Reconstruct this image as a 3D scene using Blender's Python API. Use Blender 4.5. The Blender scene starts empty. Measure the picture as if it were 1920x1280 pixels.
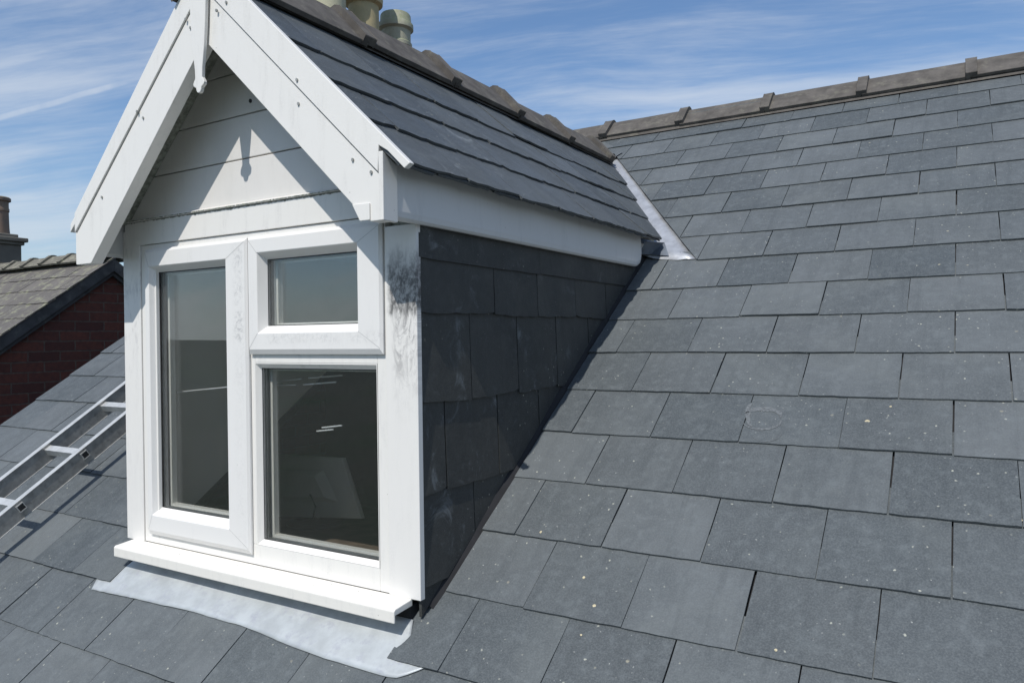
import bpy, math, random
from mathutils import Vector, Matrix
random.seed(7)
sc = bpy.context.scene
C = sc.collection
R = math.radians
sin, cos = math.sin, math.cos

# ------------------------------------------------------------------ camera
YAW, PITCH, ROLL = 0.5460, -0.0047, -0.0127
F = 1406.47
CAM = Vector((1.15725, -1.46192, 0.64529))
f_ = Vector((-sin(YAW)*cos(PITCH), cos(YAW)*cos(PITCH), sin(PITCH)))
r0 = Vector((cos(YAW), sin(YAW), 0)); u0 = r0.cross(f_)
r_ = cos(ROLL)*r0 + sin(ROLL)*u0
u_ = -sin(ROLL)*r0 + cos(ROLL)*u0
cam = bpy.data.objects.new('camera', bpy.data.cameras.new('camera'))
C.objects.link(cam)
cam.matrix_world = Matrix(((r_.x, u_.x, -f_.x, CAM.x), (r_.y, u_.y, -f_.y, CAM.y), (r_.z, u_.z, -f_.z, CAM.z), (0, 0, 0, 1)))
cam.data.sensor_width = 36
cam.data.lens = 36*F/1920
cam.data.clip_start = 0.02; cam.data.clip_end = 20000
sc.camera = cam
sc.view_settings.view_transform = 'Standard'
sc.view_settings.look = 'None'
sc.view_settings.exposure = 0.20
sc.view_settings.gamma = 1

# ------------------------------------------------------------------ sun and sky
SUN = Vector((-.016, .15, -.19)).normalized()
sl = bpy.data.lights.new('sun', 'SUN'); sl.energy = 3.3; sl.angle = R(.5); sl.color = (1, .965, .91)
so = bpy.data.objects.new('sun', sl); C.objects.link(so)
so.rotation_mode = 'QUATERNION'; so.rotation_quaternion = SUN.to_track_quat('-Z', 'Y')
so.location = (0, -5, 8)

class NT:
    """tiny helper for writing node graphs"""
    def __init__(s, tree): s.t = tree; tree.nodes.clear()
    def n(s, typ, **k):
        nd = s.t.nodes.new(typ)
        ins = k.pop('ins', {})
        for a, v in k.items(): setattr(nd, a, v)
        for i, v in ins.items(): s.set(nd, i, v)
        return nd
    def set(s, nd, i, v):
        inp = nd.inputs[i]
        if isinstance(v, bpy.types.NodeSocket): s.t.links.new(v, inp)
        elif isinstance(v, bpy.types.Node): s.t.links.new(v.outputs[0], inp)
        else:
            if isinstance(v, tuple) and len(v) == 3 and inp.type == 'RGBA': v = (*v, 1)
            inp.default_value = v
    def math(s, op, a, b=0.0, c=0.0, clamp=False):
        nd = s.n('ShaderNodeMath', operation=op, use_clamp=clamp)
        s.set(nd, 0, a); s.set(nd, 1, b)
        if op in ('MULTIPLY_ADD', 'SMOOTHSTEP', 'WRAP', 'COMPARE'): s.set(nd, 2, c)
        return nd.outputs[0]
    def vmath(s, op, a, b=(0, 0, 0), scale=None):
        nd = s.n('ShaderNodeVectorMath', operation=op)
        s.set(nd, 0, a)
        if scale is not None: s.set(nd, 'Scale', scale)
        else: s.set(nd, 1, b)
        return nd.outputs['Value'] if op in ('DOT_PRODUCT', 'LENGTH') else nd.outputs[0]
    def mix(s, fac, a, b, mode='MIX'):
        nd = s.n('ShaderNodeMix', data_type='RGBA', blend_type=mode)
        s.set(nd, 0, fac); s.set(nd, 6, a); s.set(nd, 7, b)
        return nd.outputs[2]
    def ramp(s, fac, lo, hi, a=0.0, b=1.0, smooth=True):
        nd = s.n('ShaderNodeMapRange', interpolation_type='SMOOTHSTEP' if smooth else 'LINEAR')
        s.set(nd, 0, fac); s.set(nd, 1, lo); s.set(nd, 2, hi); s.set(nd, 3, a); s.set(nd, 4, b)
        return nd.outputs[0]
    def noise(s, vec, scale, detail=3.0, rough=.55, dist=0.0, col=False):
        nd = s.n('ShaderNodeTexNoise')
        s.set(nd, 'Vector', vec); s.set(nd, 'Scale', scale); s.set(nd, 'Detail', detail)
        s.set(nd, 'Roughness', rough); s.set(nd, 'Distortion', dist)
        return nd.outputs[1] if col else nd.outputs[0]
    def scalev(s, vec, x, y, z):
        return s.vmath('MULTIPLY', vec, (x, y, z))

w = bpy.data.worlds.new('World'); sc.world = w; w.use_nodes = True
g = NT(w.node_tree)
sky = g.n('ShaderNodeTexSky', sky_type='NISHITA')
sky.sun_disc = False
sky.sun_elevation = math.asin(-SUN.z)
sky.sun_rotation = math.atan2(-SUN.x, -SUN.y)
sky.altitude = 50; sky.air_density = 1.15; sky.dust_density = .35; sky.ozone_density = 2.2
tc = g.n('ShaderNodeTexCoord')
D = tc.outputs['Generated']
sep = g.n('ShaderNodeSeparateXYZ'); g.set(sep, 0, D)
zc = g.math('ADD', g.math('MAXIMUM', sep.outputs[2], 0.0), .12)
cmb = g.n('ShaderNodeCombineXYZ')
g.set(cmb, 0, g.math('DIVIDE', sep.outputs[0], zc)); g.set(cmb, 1, g.math('DIVIDE', sep.outputs[1], zc)); g.set(cmb, 2, 0.0)
rt = g.n('ShaderNodeVectorRotate', rotation_type='Z_AXIS'); g.set(rt, 'Vector', cmb.outputs[0]); g.set(rt, 'Angle', R(-20))
P = rt.outputs[0]
warp = g.vmath('SCALE', g.noise(P, .8, 2, col=True), scale=.35)
P2 = g.vmath('ADD', g.vmath('ADD', P, (3.1, 1.7, 0)), warp)
c1 = g.noise(g.scalev(P2, .26, 1.0, 1), 1.0, 7, .60, .25)
c2 = g.noise(g.scalev(P2, .9, 4.5, 1), 1.2, 6, .65)
big = g.noise(P, .33, 2, .5)
cl = g.math('ADD', g.math('MULTIPLY', c1, .66), g.math('MULTIPLY', c2, .34))
cl = g.math('ADD', cl, g.math('MULTIPLY', g.math('SUBTRACT', big, .5), .5))
cov = g.ramp(cl, .41, .62, .03, .54)
# vapour trail: a thin band along a great circle, broken by noise
ta = Vector((-1.0, .30, 0.0))
def pxdir(a, b): return (f_ + (a-960)/F*r_ - (b-640)/F*u_).normalized()
n1 = pxdir(0, 220).cross(pxdir(275, 143)).normalized()
mid = pxdir(150, 178)
band = g.math('ABSOLUTE', g.math('ADD', g.vmath('DOT_PRODUCT', D, tuple(n1)), g.math('MULTIPLY', g.math('SUBTRACT', g.noise(D, 9, 3), .5), .008)))
tr = g.ramp(band, .0012, .0062, 1, 0)
tr = g.math('MULTIPLY', tr, g.ramp(g.vmath('DOT_PRODUCT', D, tuple(mid)), .975, .995, 0, 1))
tr = g.math('MULTIPLY', tr, g.ramp(g.noise(D, 14, 4), .3, .65, .25, .55))
cov = g.math('MAXIMUM', cov, tr)
skyc = g.mix(1.0, sky.outputs[0], (.65, .915, 1.16), 'MULTIPLY')
col = g.mix(cov, skyc, (7.4, 7.8, 8.3))
hz = g.math('MULTIPLY', g.math('EXPONENT', g.math('MULTIPLY', g.math('ABSOLUTE', sep.outputs[2]), -7.0)), .75)
col = g.mix(hz, col, (5.6, 6.1, 6.6))
bg = g.n('ShaderNodeBackground'); g.set(bg, 0, col); g.set(bg, 1, .092)
out = g.n('ShaderNodeOutputWorld'); g.set(out, 0, bg)

# ------------------------------------------------------------------ materials
MATS = {}
def newmat(name):
    m = bpy.data.materials.new(name); m.use_nodes = True
    g = NT(m.node_tree)
    o = g.n('ShaderNodeOutputMaterial')
    b = g.n('ShaderNodeBsdfPrincipled')
    g.set(o, 0, b)
    g.pos = g.n('ShaderNodeNewGeometry').outputs['Position']
    MATS[name] = m
    return m, g, b, o
def bump(g, b, h, strength=.3, dist=.002):
    nd = g.n('ShaderNodeBump'); g.set(nd, 'Strength', strength); g.set(nd, 'Distance', dist); g.set(nd, 'Height', h)
    g.set(b, 'Normal', nd)

def slate_mat(name, ca, cb, speck=1.0, lich=None, rough=.5, scuff=.0, along=(1, 1, 1), uax=(1, 0, 0), spec=.2):
    m, g, b, o = newmat(name)
    at = g.n('ShaderNodeAttribute', attribute_name='tone')
    s3 = g.n('ShaderNodeSeparateColor'); g.set(s3, 0, at.outputs[0])
    off = g.vmath('SCALE', at.outputs[0], scale=37.0)
    p = g.vmath('ADD', g.pos, off)
    n1 = g.noise(p, 4.5, 5, .6)
    n2 = g.noise(g.scalev(p, *along), 34, 4, .65)
    fine = g.noise(g.pos, 260, 4, .75)
    c = g.mix(s3.outputs[0], ca, cb)
    c = g.mix(g.math('MULTIPLY', s3.outputs[1], .25), c, (cb[0]*1.02, cb[1]*.97, cb[2]*.93))
    c = g.mix(g.ramp(n1, .3, .7, 0, .45), c, (ca[0]*.70, ca[1]*.72, ca[2]*.76))
    c = g.mix(g.ramp(n2, .45, .8, 0, .45), c, (cb[0]*1.35, cb[1]*1.38, cb[2]*1.38))
    c = g.mix(g.ramp(fine, .38, .68, 0, .5), c, (cb[0]*1.3, cb[1]*1.3, cb[2]*1.28))
    # water staining running down the slope, broken at each slate
    sv_ = g.n('ShaderNodeCombineXYZ'); g.set(sv_, 0, g.vmath('DOT_PRODUCT', p, uax)); g.set(sv_, 1, g.math('MULTIPLY', g.vmath('DOT_PRODUCT', p, (.3 if uax[1] else 0, .1, 1)), .12)); g.set(sv_, 2, 0.0)
    st = g.noise(sv_.outputs[0], 26, 5, .7)
    c = g.mix(g.ramp(st, .46, .72, 0, .24), c, (ca[0]*.62, ca[1]*.63, ca[2]*.64))
    c = g.mix(g.ramp(g.noise(p, 1.7, 5, .7, .6), .5, .66, 0, .3), c, (cb[0]*1.25, cb[1]*1.24, cb[2]*1.18))
    # chalky scuffs
    sc_ = g.noise(g.scalev(p, 1.0, 1.0, 1.0), 9, 7, .72, 1.2)
    sm = g.math('MULTIPLY', g.math('MULTIPLY', g.ramp(sc_, .54, .74, 0, 1), g.ramp(g.noise(p, 3.1, 2), .42, .62, .15, 1)), .2+scuff)
    c = g.mix(sm, c, (.23, .25, .26))
    # lichen / grit flecks
    for scl, thr, rad, colr in ((38, .55, .105, (.50, .50, .42)), (70, .62, .12, (.38, .39, .37)), (17, .86, .07, (.40, .37, .28))):
        v = g.n('ShaderNodeTexVoronoi'); g.set(v, 'Vector', g.vmath('ADD', p, g.vmath('SCALE', g.noise(p, 120, 1, col=True), scale=.006))); g.set(v, 'Scale', scl)
        sv = g.n('ShaderNodeSeparateColor'); g.set(sv, 0, v.outputs['Color'])
        msk = g.math('MULTIPLY', g.math('GREATER_THAN', sv.outputs[0], thr), g.ramp(v.outputs['Distance'], rad*.6, rad*1.25, 1, 0))
        dens = g.ramp(g.noise(g.pos, 3.1, 4, .65), .38, .64, .06, 1)
        c = g.mix(g.math('MULTIPLY', msk, g.math('MULTIPLY', dens, .8*speck)), c, colr)
    if lich:
        l = g.ramp(g.noise(g.pos, 11, 6, .7), .50, .66, 0, lich[3])
        c = g.mix(l, c, lich[:3])
    g.set(b, 'Base Color', c)
    g.set(b, 'Roughness', g.ramp(n1, .3, .7, rough-.06, rough+.12)); g.set(b, 'Specular IOR Level', spec)
    h = g.math('ADD', g.math('MULTIPLY', n1, 1.0), g.math('ADD', g.math('MULTIPLY', n2, .45), g.math('MULTIPLY', fine, .30)))
    bump(g, b, h, .75, .004)
    return m
slate_mat('roof slate', (.068, .079, .085), (.128, .140, .146))
slate_mat('dormer slate', (.056, .064, .069), (.098, .107, .110), speck=.7, scuff=.55, along=(1, .25, 1), uax=(0, 1, 0), spec=.4)
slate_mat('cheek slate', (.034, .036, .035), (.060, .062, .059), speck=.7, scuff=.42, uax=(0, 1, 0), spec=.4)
slate_mat('old slate', (.105, .098, .092), (.150, .138, .126), speck=1.2, lich=(.27, .27, .19, .8), rough=.75)

def simple(name, c, rough=.5, metal=0.0, var=.15, scale=20, spec=.5, bmp=.15, dirt=None, bd=.001):
    m, g, b, o = newmat(name)
    n = g.noise(g.pos, scale, 5, .6)
    cc = g.mix(g.ramp(n, .3, .7, 0, 1), tuple(x*(1-var) for x in c), tuple(min(1, x*(1+var)) for x in c))
    if dirt:
        n2 = g.noise(g.pos, dirt[4], 7, .7)
        cc = g.mix(g.ramp(n2, .5, .72, 0, dirt[3]), cc, dirt[:3])
    g.set(b, 'Base Color', cc); g.set(b, 'Roughness', rough); g.set(b, 'Metallic', metal); g.set(b, 'Specular IOR Level', spec)
    bump(g, b, n, bmp, bd)
    return m

# white plastic with grime; masks are stains with a shape of their own
def white(name, grime=.25, base=(.77, .75, .71), extra=None, streak=(30, 30, 6)):
    m, g, b, o = newmat(name)
    n = g.noise(g.scalev(g.pos, *streak), 1.0, 6, .68)
    n3 = g.noise(g.pos, 160, 4, .75)
    k = g.math('MULTIPLY', g.ramp(n, .48, .78, 0, 1), g.ramp(n3, .32, .62, .2, 1))
    c = g.mix(g.math('MULTIPLY', k, grime), base, (.36, .36, .36))
    v = g.n('ShaderNodeTexVoronoi'); g.set(v, 'Vector', g.pos); g.set(v, 'Scale', 38)
    sv = g.n('ShaderNodeSeparateColor'); g.set(sv, 0, v.outputs['Color'])
    c = g.mix(g.math('MULTIPLY', g.math('GREATER_THAN', sv.outputs[0], .93), g.ramp(v.outputs['Distance'], .03, .07, .7, 0)), c, (.2, .18, .15))
    if extra: c = extra(g, c)
    g.set(b, 'Base Color', c); g.set(b, 'Roughness', g.math('ADD', .34, g.math('MULTIPLY', k, .4)))
    bump(g, b, g.noise(g.pos, 9, 3), .10, .004)
    return m
white('white plastic', .30)
white('sill plastic', .30, (.78, .755, .70))
white('fascia plastic', .22, (.68, .67, .65))
def sash_extra(g, c):
    s = g.n('ShaderNodeSeparateXYZ'); g.set(s, 0, g.pos)
    # black mould speckle down the closing edge of the left sash and along the bottom of the top vent
    a = g.math('MULTIPLY', g.ramp(g.math('ABSOLUTE', g.math('SUBTRACT', s.outputs[0], -.645)), .004, .034, 1, 0),
               g.ramp(g.math('ABSOLUTE', g.math('SUBTRACT', s.outputs[2], .74)), .06, .24, 1, .18))
    bb = g.math('MULTIPLY', g.ramp(g.math('ABSOLUTE', g.math('SUBTRACT', s.outputs[2], .652)), .004, .022, 1, 0),
                g.ramp(s.outputs[0], -.60, -.50, 0, .45))
    msk = g.math('MULTIPLY', g.math('MAXIMUM', a, bb), g.ramp(g.noise(g.pos, 90, 8, .8), .42, .66, 0, .6))
    msk = g.math('MULTIPLY', msk, g.ramp(g.noise(g.pos, 14, 3), .35, .6, .2, 1))
    return g.mix(msk, c, (.16, .16, .17))
white('sash plastic', .14, (.765, .75, .725), sash_extra)
def post_extra(g, c):
    s = g.n('ShaderNodeSeparateXYZ'); g.set(s, 0, g.pos)
    z = s.outputs[2]; x = s.outputs[0]
    zz = g.math('ADD', z, g.math('MULTIPLY', g.math('SUBTRACT', g.noise(g.scalev(g.pos, 45, 1, 9), 1.0, 5, .7), .5), .10))
    patch = g.math('MULTIPLY', g.ramp(zz, .70, .725, 0, 1), g.ramp(zz, .80, .90, 1, 0))
    patch = g.math('MULTIPLY', patch, g.ramp(g.math('ADD', x, g.math('MULTIPLY', g.noise(g.pos, 40, 3), .03)), -.085, -.065, 0, 1))
    patch = g.math('MULTIPLY', patch, g.ramp(g.noise(g.scalev(g.pos, 1.4, 1, .8), 70, 8, .75), .36, .60, .45, .93))
    low = g.math('MULTIPLY', g.ramp(z, .40, .70, 0, 1), g.ramp(z, .70, .74, 1, 0))
    low = g.math('MULTIPLY', low, g.ramp(g.noise(g.scalev(g.pos, 30, 1, 12), 1.3, 7, .8, 1.5), .42, .64, 0, .75))
    low = g.math('MULTIPLY', low, g.ramp(x, -.09, -.06, 0, 1))
    lf = g.math('MULTIPLY', g.math('LESS_THAN', x, -1.0), g.math('MULTIPLY', g.ramp(z, .45, .75, .15, .8), g.ramp(g.noise(g.scalev(g.pos, 40, 1, 14), 1.0, 6, .75), .48, .70, 0, .7)))
    c = g.mix(lf, c, (.38, .37, .37))
    c = g.mix(low, c, (.22, .21, .21))
    return g.mix(patch, c, (.05, .048, .048))
white('post plastic', .15, (.765, .745, .71), post_extra)
def clad_extra(g, c):
    s = g.n('ShaderNodeSeparateXYZ'); g.set(s, 0, g.pos)
    return g.mix(g.ramp(g.noise(g.pos, 5, 4), .4, .7, 0, .25), c, (.55, .54, .50))
white('cladding plastic', .15, (.72, .695, .66), clad_extra)
simple('mould stained trim', (.30, .31, .26), .7, var=.4, scale=60, dirt=(.10, .11, .08, .8, 25))
simple('dark gap', (.02, .02, .022), .9)
simple('underlay and gap shade', (.018, .018, .02), .9)
simple('zinc', (.46, .485, .49), .48, .25, .12, 14, bmp=.5, dirt=(.36, .37, .42, .7, 30), bd=.003)
simple('lead', (.45, .465, .49), .45, .4, .16, 16, bmp=.5, dirt=(.56, .56, .58, .7, 40), bd=.003)
simple('lead dark', (.13, .15, .18), .5, .3, .2, 20)
simple('ridge clay', (.100, .091, .082), .85, 0, .22, 14, spec=.3, bmp=.6, dirt=(.20, .19, .15, .55, 18), bd=.003)
simple('mortar', (.46, .38, .28), .9, 0, .25, 40, spec=.2, bmp=.8, dirt=(.55, .33, .18, .6, 20), bd=.004)
simple('old ridge', (.165, .155, .13), .9, 0, .2, 14, spec=.2, bmp=.6, dirt=(.36, .36, .26, .7, 22), bd=.004)
simple('aluminium', (.62, .62, .60), .45, .5, .12, 30, bmp=.1)
simple('aluminium dull', (.36, .355, .34), .5, .35, .2, 30, bmp=.1, dirt=(.12, .12, .12, .5, 40))
simple('bargeboard dark', (.065, .066, .066), .7, 0, .3, 8, bmp=.3, dirt=(.16, .17, .15, .6, 14))
simple('plaster', (.80, .77, .69), .8, var=.05, scale=5)
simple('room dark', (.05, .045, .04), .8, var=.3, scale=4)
simple('floor carpet', (.45, .40, .33), .9)
simple('desk', (.16, .12, .09), .4, var=.3, scale=12)
simple('monitor plastic', (.80, .77, .68), .5, var=.05, scale=10)
simple('monitor dark', (.10, .10, .095), .5, var=.1, scale=10)
simple('glint silver', (.85, .85, .85), .25, .3, .05)
simple('spacer', (.16, .17, .17), .4, .5, .1)
simple('gasket and hollow shade', (.03, .03, .03), .6)
simple('render', (.15, .14, .12), .9, 0, .15, 5, bmp=.5)
simple('weld line', (.40, .40, .39), .6)
simple('screw', (.34, .34, .32), .5, .3)
simple('lichen', (.48, .42, .28), .9, var=.3, scale=400)
simple('chalk', (.122, .133, .140), .9, var=.3, scale=150)
def pot_mat(name, a, b_, moss):
    m, g, b, o = newmat(name)
    n = g.noise(g.pos, 9, 5, .65)
    s = g.n('ShaderNodeSeparateXYZ'); g.set(s, 0, g.n('ShaderNodeNewGeometry').outputs['Normal'])
    c = g.mix(g.ramp(n, .3, .7), a, b_)
    k = g.math('MULTIPLY', g.ramp(s.outputs[2], -.1, .55, .1, 1), g.ramp(g.noise(g.pos, 24, 5, .7), .35, .6, .1, moss))
    c = g.mix(k, c, (.20, .24, .10))
    c = g.mix(g.ramp(g.noise(g.pos, 45, 5, .7), .55, .75, 0, .5), c, (.10, .10, .08))
    g.set(b, 'Base Color', c); g.set(b, 'Roughness', .8); bump(g, b, n, .4, .004)
pot_mat('pot cream', (.48, .45, .33), (.36, .36, .25), .8)
pot_mat('pot buff', (.46, .37, .21), (.36, .31, .19), .9)
pot_mat('pot grey', (.40, .39, .30), (.30, .29, .23), .6)
pot_mat('pot red', (.24, .16, .12), (.17, .13, .11), .3)

def brick_mat(name, axes, c1=(.18, .060, .040), c2=(.10, .038, .030), mortar=(.15, .115, .09)):
    m, g, b, o = newmat(name)
    s = g.n('ShaderNodeSeparateXYZ'); g.set(s, 0, g.pos)
    cb = g.n('ShaderNodeCombineXYZ'); g.set(cb, 0, s.outputs[axes[0]]); g.set(cb, 1, s.outputs[2]); g.set(cb, 2, 0.0)
    v = g.vmath('ADD', cb.outputs[0], g.vmath('SCALE', g.noise(g.pos, 18, 3, col=True), scale=.012))
    bt = g.n('ShaderNodeTexBrick', offset=.5)
    g.set(bt, 'Vector', v); g.set(bt, 'Color1', c1); g.set(bt, 'Color2', c2); g.set(bt, 'Mortar', mortar)
    g.set(bt, 'Scale', 1.0); g.set(bt, 'Mortar Size', .0055); g.set(bt, 'Mortar Smooth', .25); g.set(bt, 'Bias', -.1)
    g.set(bt, 'Brick Width', .225); g.set(bt, 'Row Height', .0745)
    n = g.noise(g.pos, 30, 6, .7)
    c = g.mix(g.ramp(n, .35, .7, 0, .6), bt.outputs[0], (.07, .035, .03))
    g.set(b, 'Base Color', c); g.set(b, 'Roughness', .9)
    bump(g, b, g.math('ADD', g.math('MULTIPLY', bt.outputs['Fac'], -1.0), g.math('MULTIPLY', n, .7)), .8, .006)
brick_mat('brick side', (1,))
brick_mat('brick front', (0,))

m, g, b, o = newmat('glass')
gl = g.n('ShaderNodeBsdfGlossy'); g.set(gl, 'Roughness', .0); g.set(gl, 'Color', (1, 1, 1))
tp = g.n('ShaderNodeBsdfTransparent'); g.set(tp, 'Color', (.98, .985, .98))
lw = g.n('ShaderNodeLayerWeight'); g.set(lw, 'Blend', .5)
fr = g.math('ADD', .066, g.math('MULTIPLY', g.math('POWER', lw.outputs['Facing'], 5.0), .9), clamp=True)
df = g.n('ShaderNodeBsdfDiffuse'); g.set(df, 'Color', (.6, .6, .6))
spn = g.ramp(g.noise(g.pos, 60, 6, .75), .5, .8, .002, .014)
mx0 = g.n('ShaderNodeMixShader'); g.set(mx0, 0, spn); g.set(mx0, 1, tp); g.set(mx0, 2, df)
mx = g.n('ShaderNodeMixShader'); g.set(mx, 0, fr); g.set(mx, 1, mx0); g.set(mx, 2, gl)
g.set(o, 0, mx)

m, g, b, o = newmat('fields')
v = g.n('ShaderNodeTexVoronoi'); g.set(v, 'Vector', g.vmath('ADD', g.pos, g.vmath('SCALE', g.noise(g.pos, .004, 2, col=True), scale=60.0))); g.set(v, 'Scale', .007)
sv = g.n('ShaderNodeSeparateColor'); g.set(sv, 0, v.outputs['Color'])
c = g.mix(sv.outputs[0], (.018, .026, .013), (.035, .038, .024))
c = g.mix(g.ramp(g.noise(g.pos, .02, 6, .7), .5, .6, 0, .85), c, (.018, .035, .012))
g.set(b, 'Base Color', c); g.set(b, 'Roughness', .9)

# ------------------------------------------------------------------ mesh helpers
class MB:
    def __init__(s): s.v = []; s.f = []; s.t = []; s.m = []
    def face(s, idx, tone=(0, 0, 0), mi=0): s.f.append(idx); s.t.append(tone); s.m.append(mi)
    def add(s, vs, fs, tone=(0, 0, 0), mi=0):
        b = len(s.v); s.v += [Vector(x) for x in vs]
        for f in fs: s.face([b+i for i in f], tone, mi)
    def box(s, x0, x1, y0, y1, z0, z1, M=None, mi=0, bev=0):
        vs = [Vector(p) for p in ((x0, y0, z0), (x1, y0, z0), (x1, y1, z0), (x0, y1, z0), (x0, y0, z1), (x1, y0, z1), (x1, y1, z1), (x0, y1, z1))]
        if M: vs = [M @ p for p in vs]
        s.add(vs, [(0, 3, 2, 1), (4, 5, 6, 7), (0, 1, 5, 4), (1, 2, 6, 5), (2, 3, 7, 6), (3, 0, 4, 7)], mi=mi)
    def prism(s, poly, axis, a0, a1, mi=0):
        """poly: 2-D outline in the two other axes, extruded along axis"""
        n = len(poly)
        def mk(p, a):
            if axis == 'y': return (p[0], a, p[1])
            if axis == 'x': return (a, p[0], p[1])
            return (p[0], p[1], a)
        vs = [mk(p, a0) for p in poly] + [mk(p, a1) for p in poly]
        s.add(vs, [list(range(n))[::-1], list(range(n, 2*n))] + [(i, (i+1) % n, n+(i+1) % n, n+i) for i in range(n)], mi=mi)
    def rings(s, rs, mi=0):
        """rs: list of rectangles (x0,x1,z0,z1,y) lofted into a mitred picture-frame moulding"""
        b = len(s.v)
        for (x0, x1, z0, z1, y) in rs:
            s.v += [Vector((x0, y, z0)), Vector((x1, y, z0)), Vector((x1, y, z1)), Vector((x0, y, z1))]
        for k in range(len(rs)-1):
            for i in range(4):
                j = (i+1) % 4
                s.face([b+4*k+i, b+4*k+j, b+4*k+4+j, b+4*k+4+i], mi=mi)
    def lathe(s, prof, cx, cy, n=40, mi=0, jit=0):
        b = len(s.v)
        for (r, z) in prof:
            for i in range(n):
                a = 2*math.pi*i/n; rr = r*(1+random.uniform(-jit, jit))
                s.v.append(Vector((cx+rr*cos(a), cy+rr*sin(a), z)))
        for k in range(len(prof)-1):
            for i in range(n):
                j = (i+1) % n
                s.face([b+k*n+i, b+k*n+j, b+(k+1)*n+j, b+(k+1)*n+i], mi=mi)
    def tube(s, pts, r, n=8, mi=0):
        pts = [Vector(p) for p in pts]; b = len(s.v)
        for k, p in enumerate(pts):
            d = (pts[min(k+1, len(pts)-1)]-pts[max(k-1, 0)]).normalized()
            a = d.orthogonal().normalized(); c = d.cross(a)
            for i in range(n):
                t = 2*math.pi*i/n; s.v.append(p + r*(cos(t)*a+sin(t)*c))
        for k in range(len(pts)-1):
            for i in range(n):
                j = (i+1) % n; s.face([b+k*n+i, b+k*n+j, b+(k+1)*n+j, b+(k+1)*n+i], mi=mi)
        s.face([b+i for i in range(n)][::-1], mi=mi); s.face([b+(len(pts)-1)*n+i for i in range(n)], mi=mi)
    def build(s, name, mats, parent=None, bevel=0, smooth=False, subsurf=False):
        off = world_loc(parent)
        me = bpy.data.meshes.new(name)
        me.from_pydata([tuple(p-off) for p in s.v], [], [tuple(f) for f in s.f])
        if isinstance(mats, str): mats = [mats]
        for mm in mats: me.materials.append(MATS[mm])
        me.polygons.foreach_set('material_index', s.m)
        ca = me.color_attributes.new('tone', 'FLOAT_COLOR', 'CORNER')
        buf = []
        for f, t in zip(s.f, s.t): buf += [t[0], t[1], t[2], 1]*len(f)
        ca.data.foreach_set('color', buf)
        if smooth: me.polygons.foreach_set('use_smooth', [True]*len(me.polygons))
        me.update()
        o = bpy.data.objects.new(name, me); C.objects.link(o)
        if parent: o.parent = parent
        if bevel:
            bm = o.modifiers.new('bevel', 'BEVEL'); bm.width = bevel; bm.segments = 2; bm.limit_method = 'ANGLE'; bm.angle_limit = R(35)
        return o
LOC = {}
def world_loc(o):
    v = Vector((0, 0, 0))
    while o: v += LOC.get(o.name, Vector((0, 0, 0))); o = o.parent
    return v
def thing(name, label, cat, loc, group=None):
    o = bpy.data.objects.new(name, None); C.objects.link(o); o.location = loc; LOC[o.name] = Vector(loc)
    o.empty_display_size = .3
    o['label'] = label; o['category'] = cat
    if group: o['group'] = group
    return o
def tag(o, label, cat): o['label'] = label; o['category'] = cat; return o
def lab(o, label): o['label'] = label; return o
def rnd(a): return random.uniform(-a, a)

def clip(poly, a, b, c):
    """keep the side a*u+b*v <= c"""
    out = []
    n = len(poly)
    for i in range(n):
        p, q = poly[i], poly[(i+1) % n]
        dp, dq = a*p[0]+b*p[1]-c, a*q[0]+b*q[1]-c
        if dp <= 0: out.append(p)
        if (dp < 0 < dq) or (dq < 0 < dp):
            t = dp/(dp-dq); out.append((p[0]+t*(q[0]-p[0]), p[1]+t*(q[1]-p[1])))
    return out

TH = .5972
class Plane:
    def __init__(s, O, U, V, N=None):
        s.O = Vector(O); s.U = Vector(U).normalized(); s.V = Vector(V).normalized()
        s.N = Vector(N).normalized() if N else s.U.cross(s.V).normalized()
    def pt(s, u, v, h=0): return s.O + s.U*u + s.V*v + s.N*h
ROOF = Plane((0, 0, -.0553), (1, 0, 0), (0, cos(TH), sin(TH)))

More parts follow.
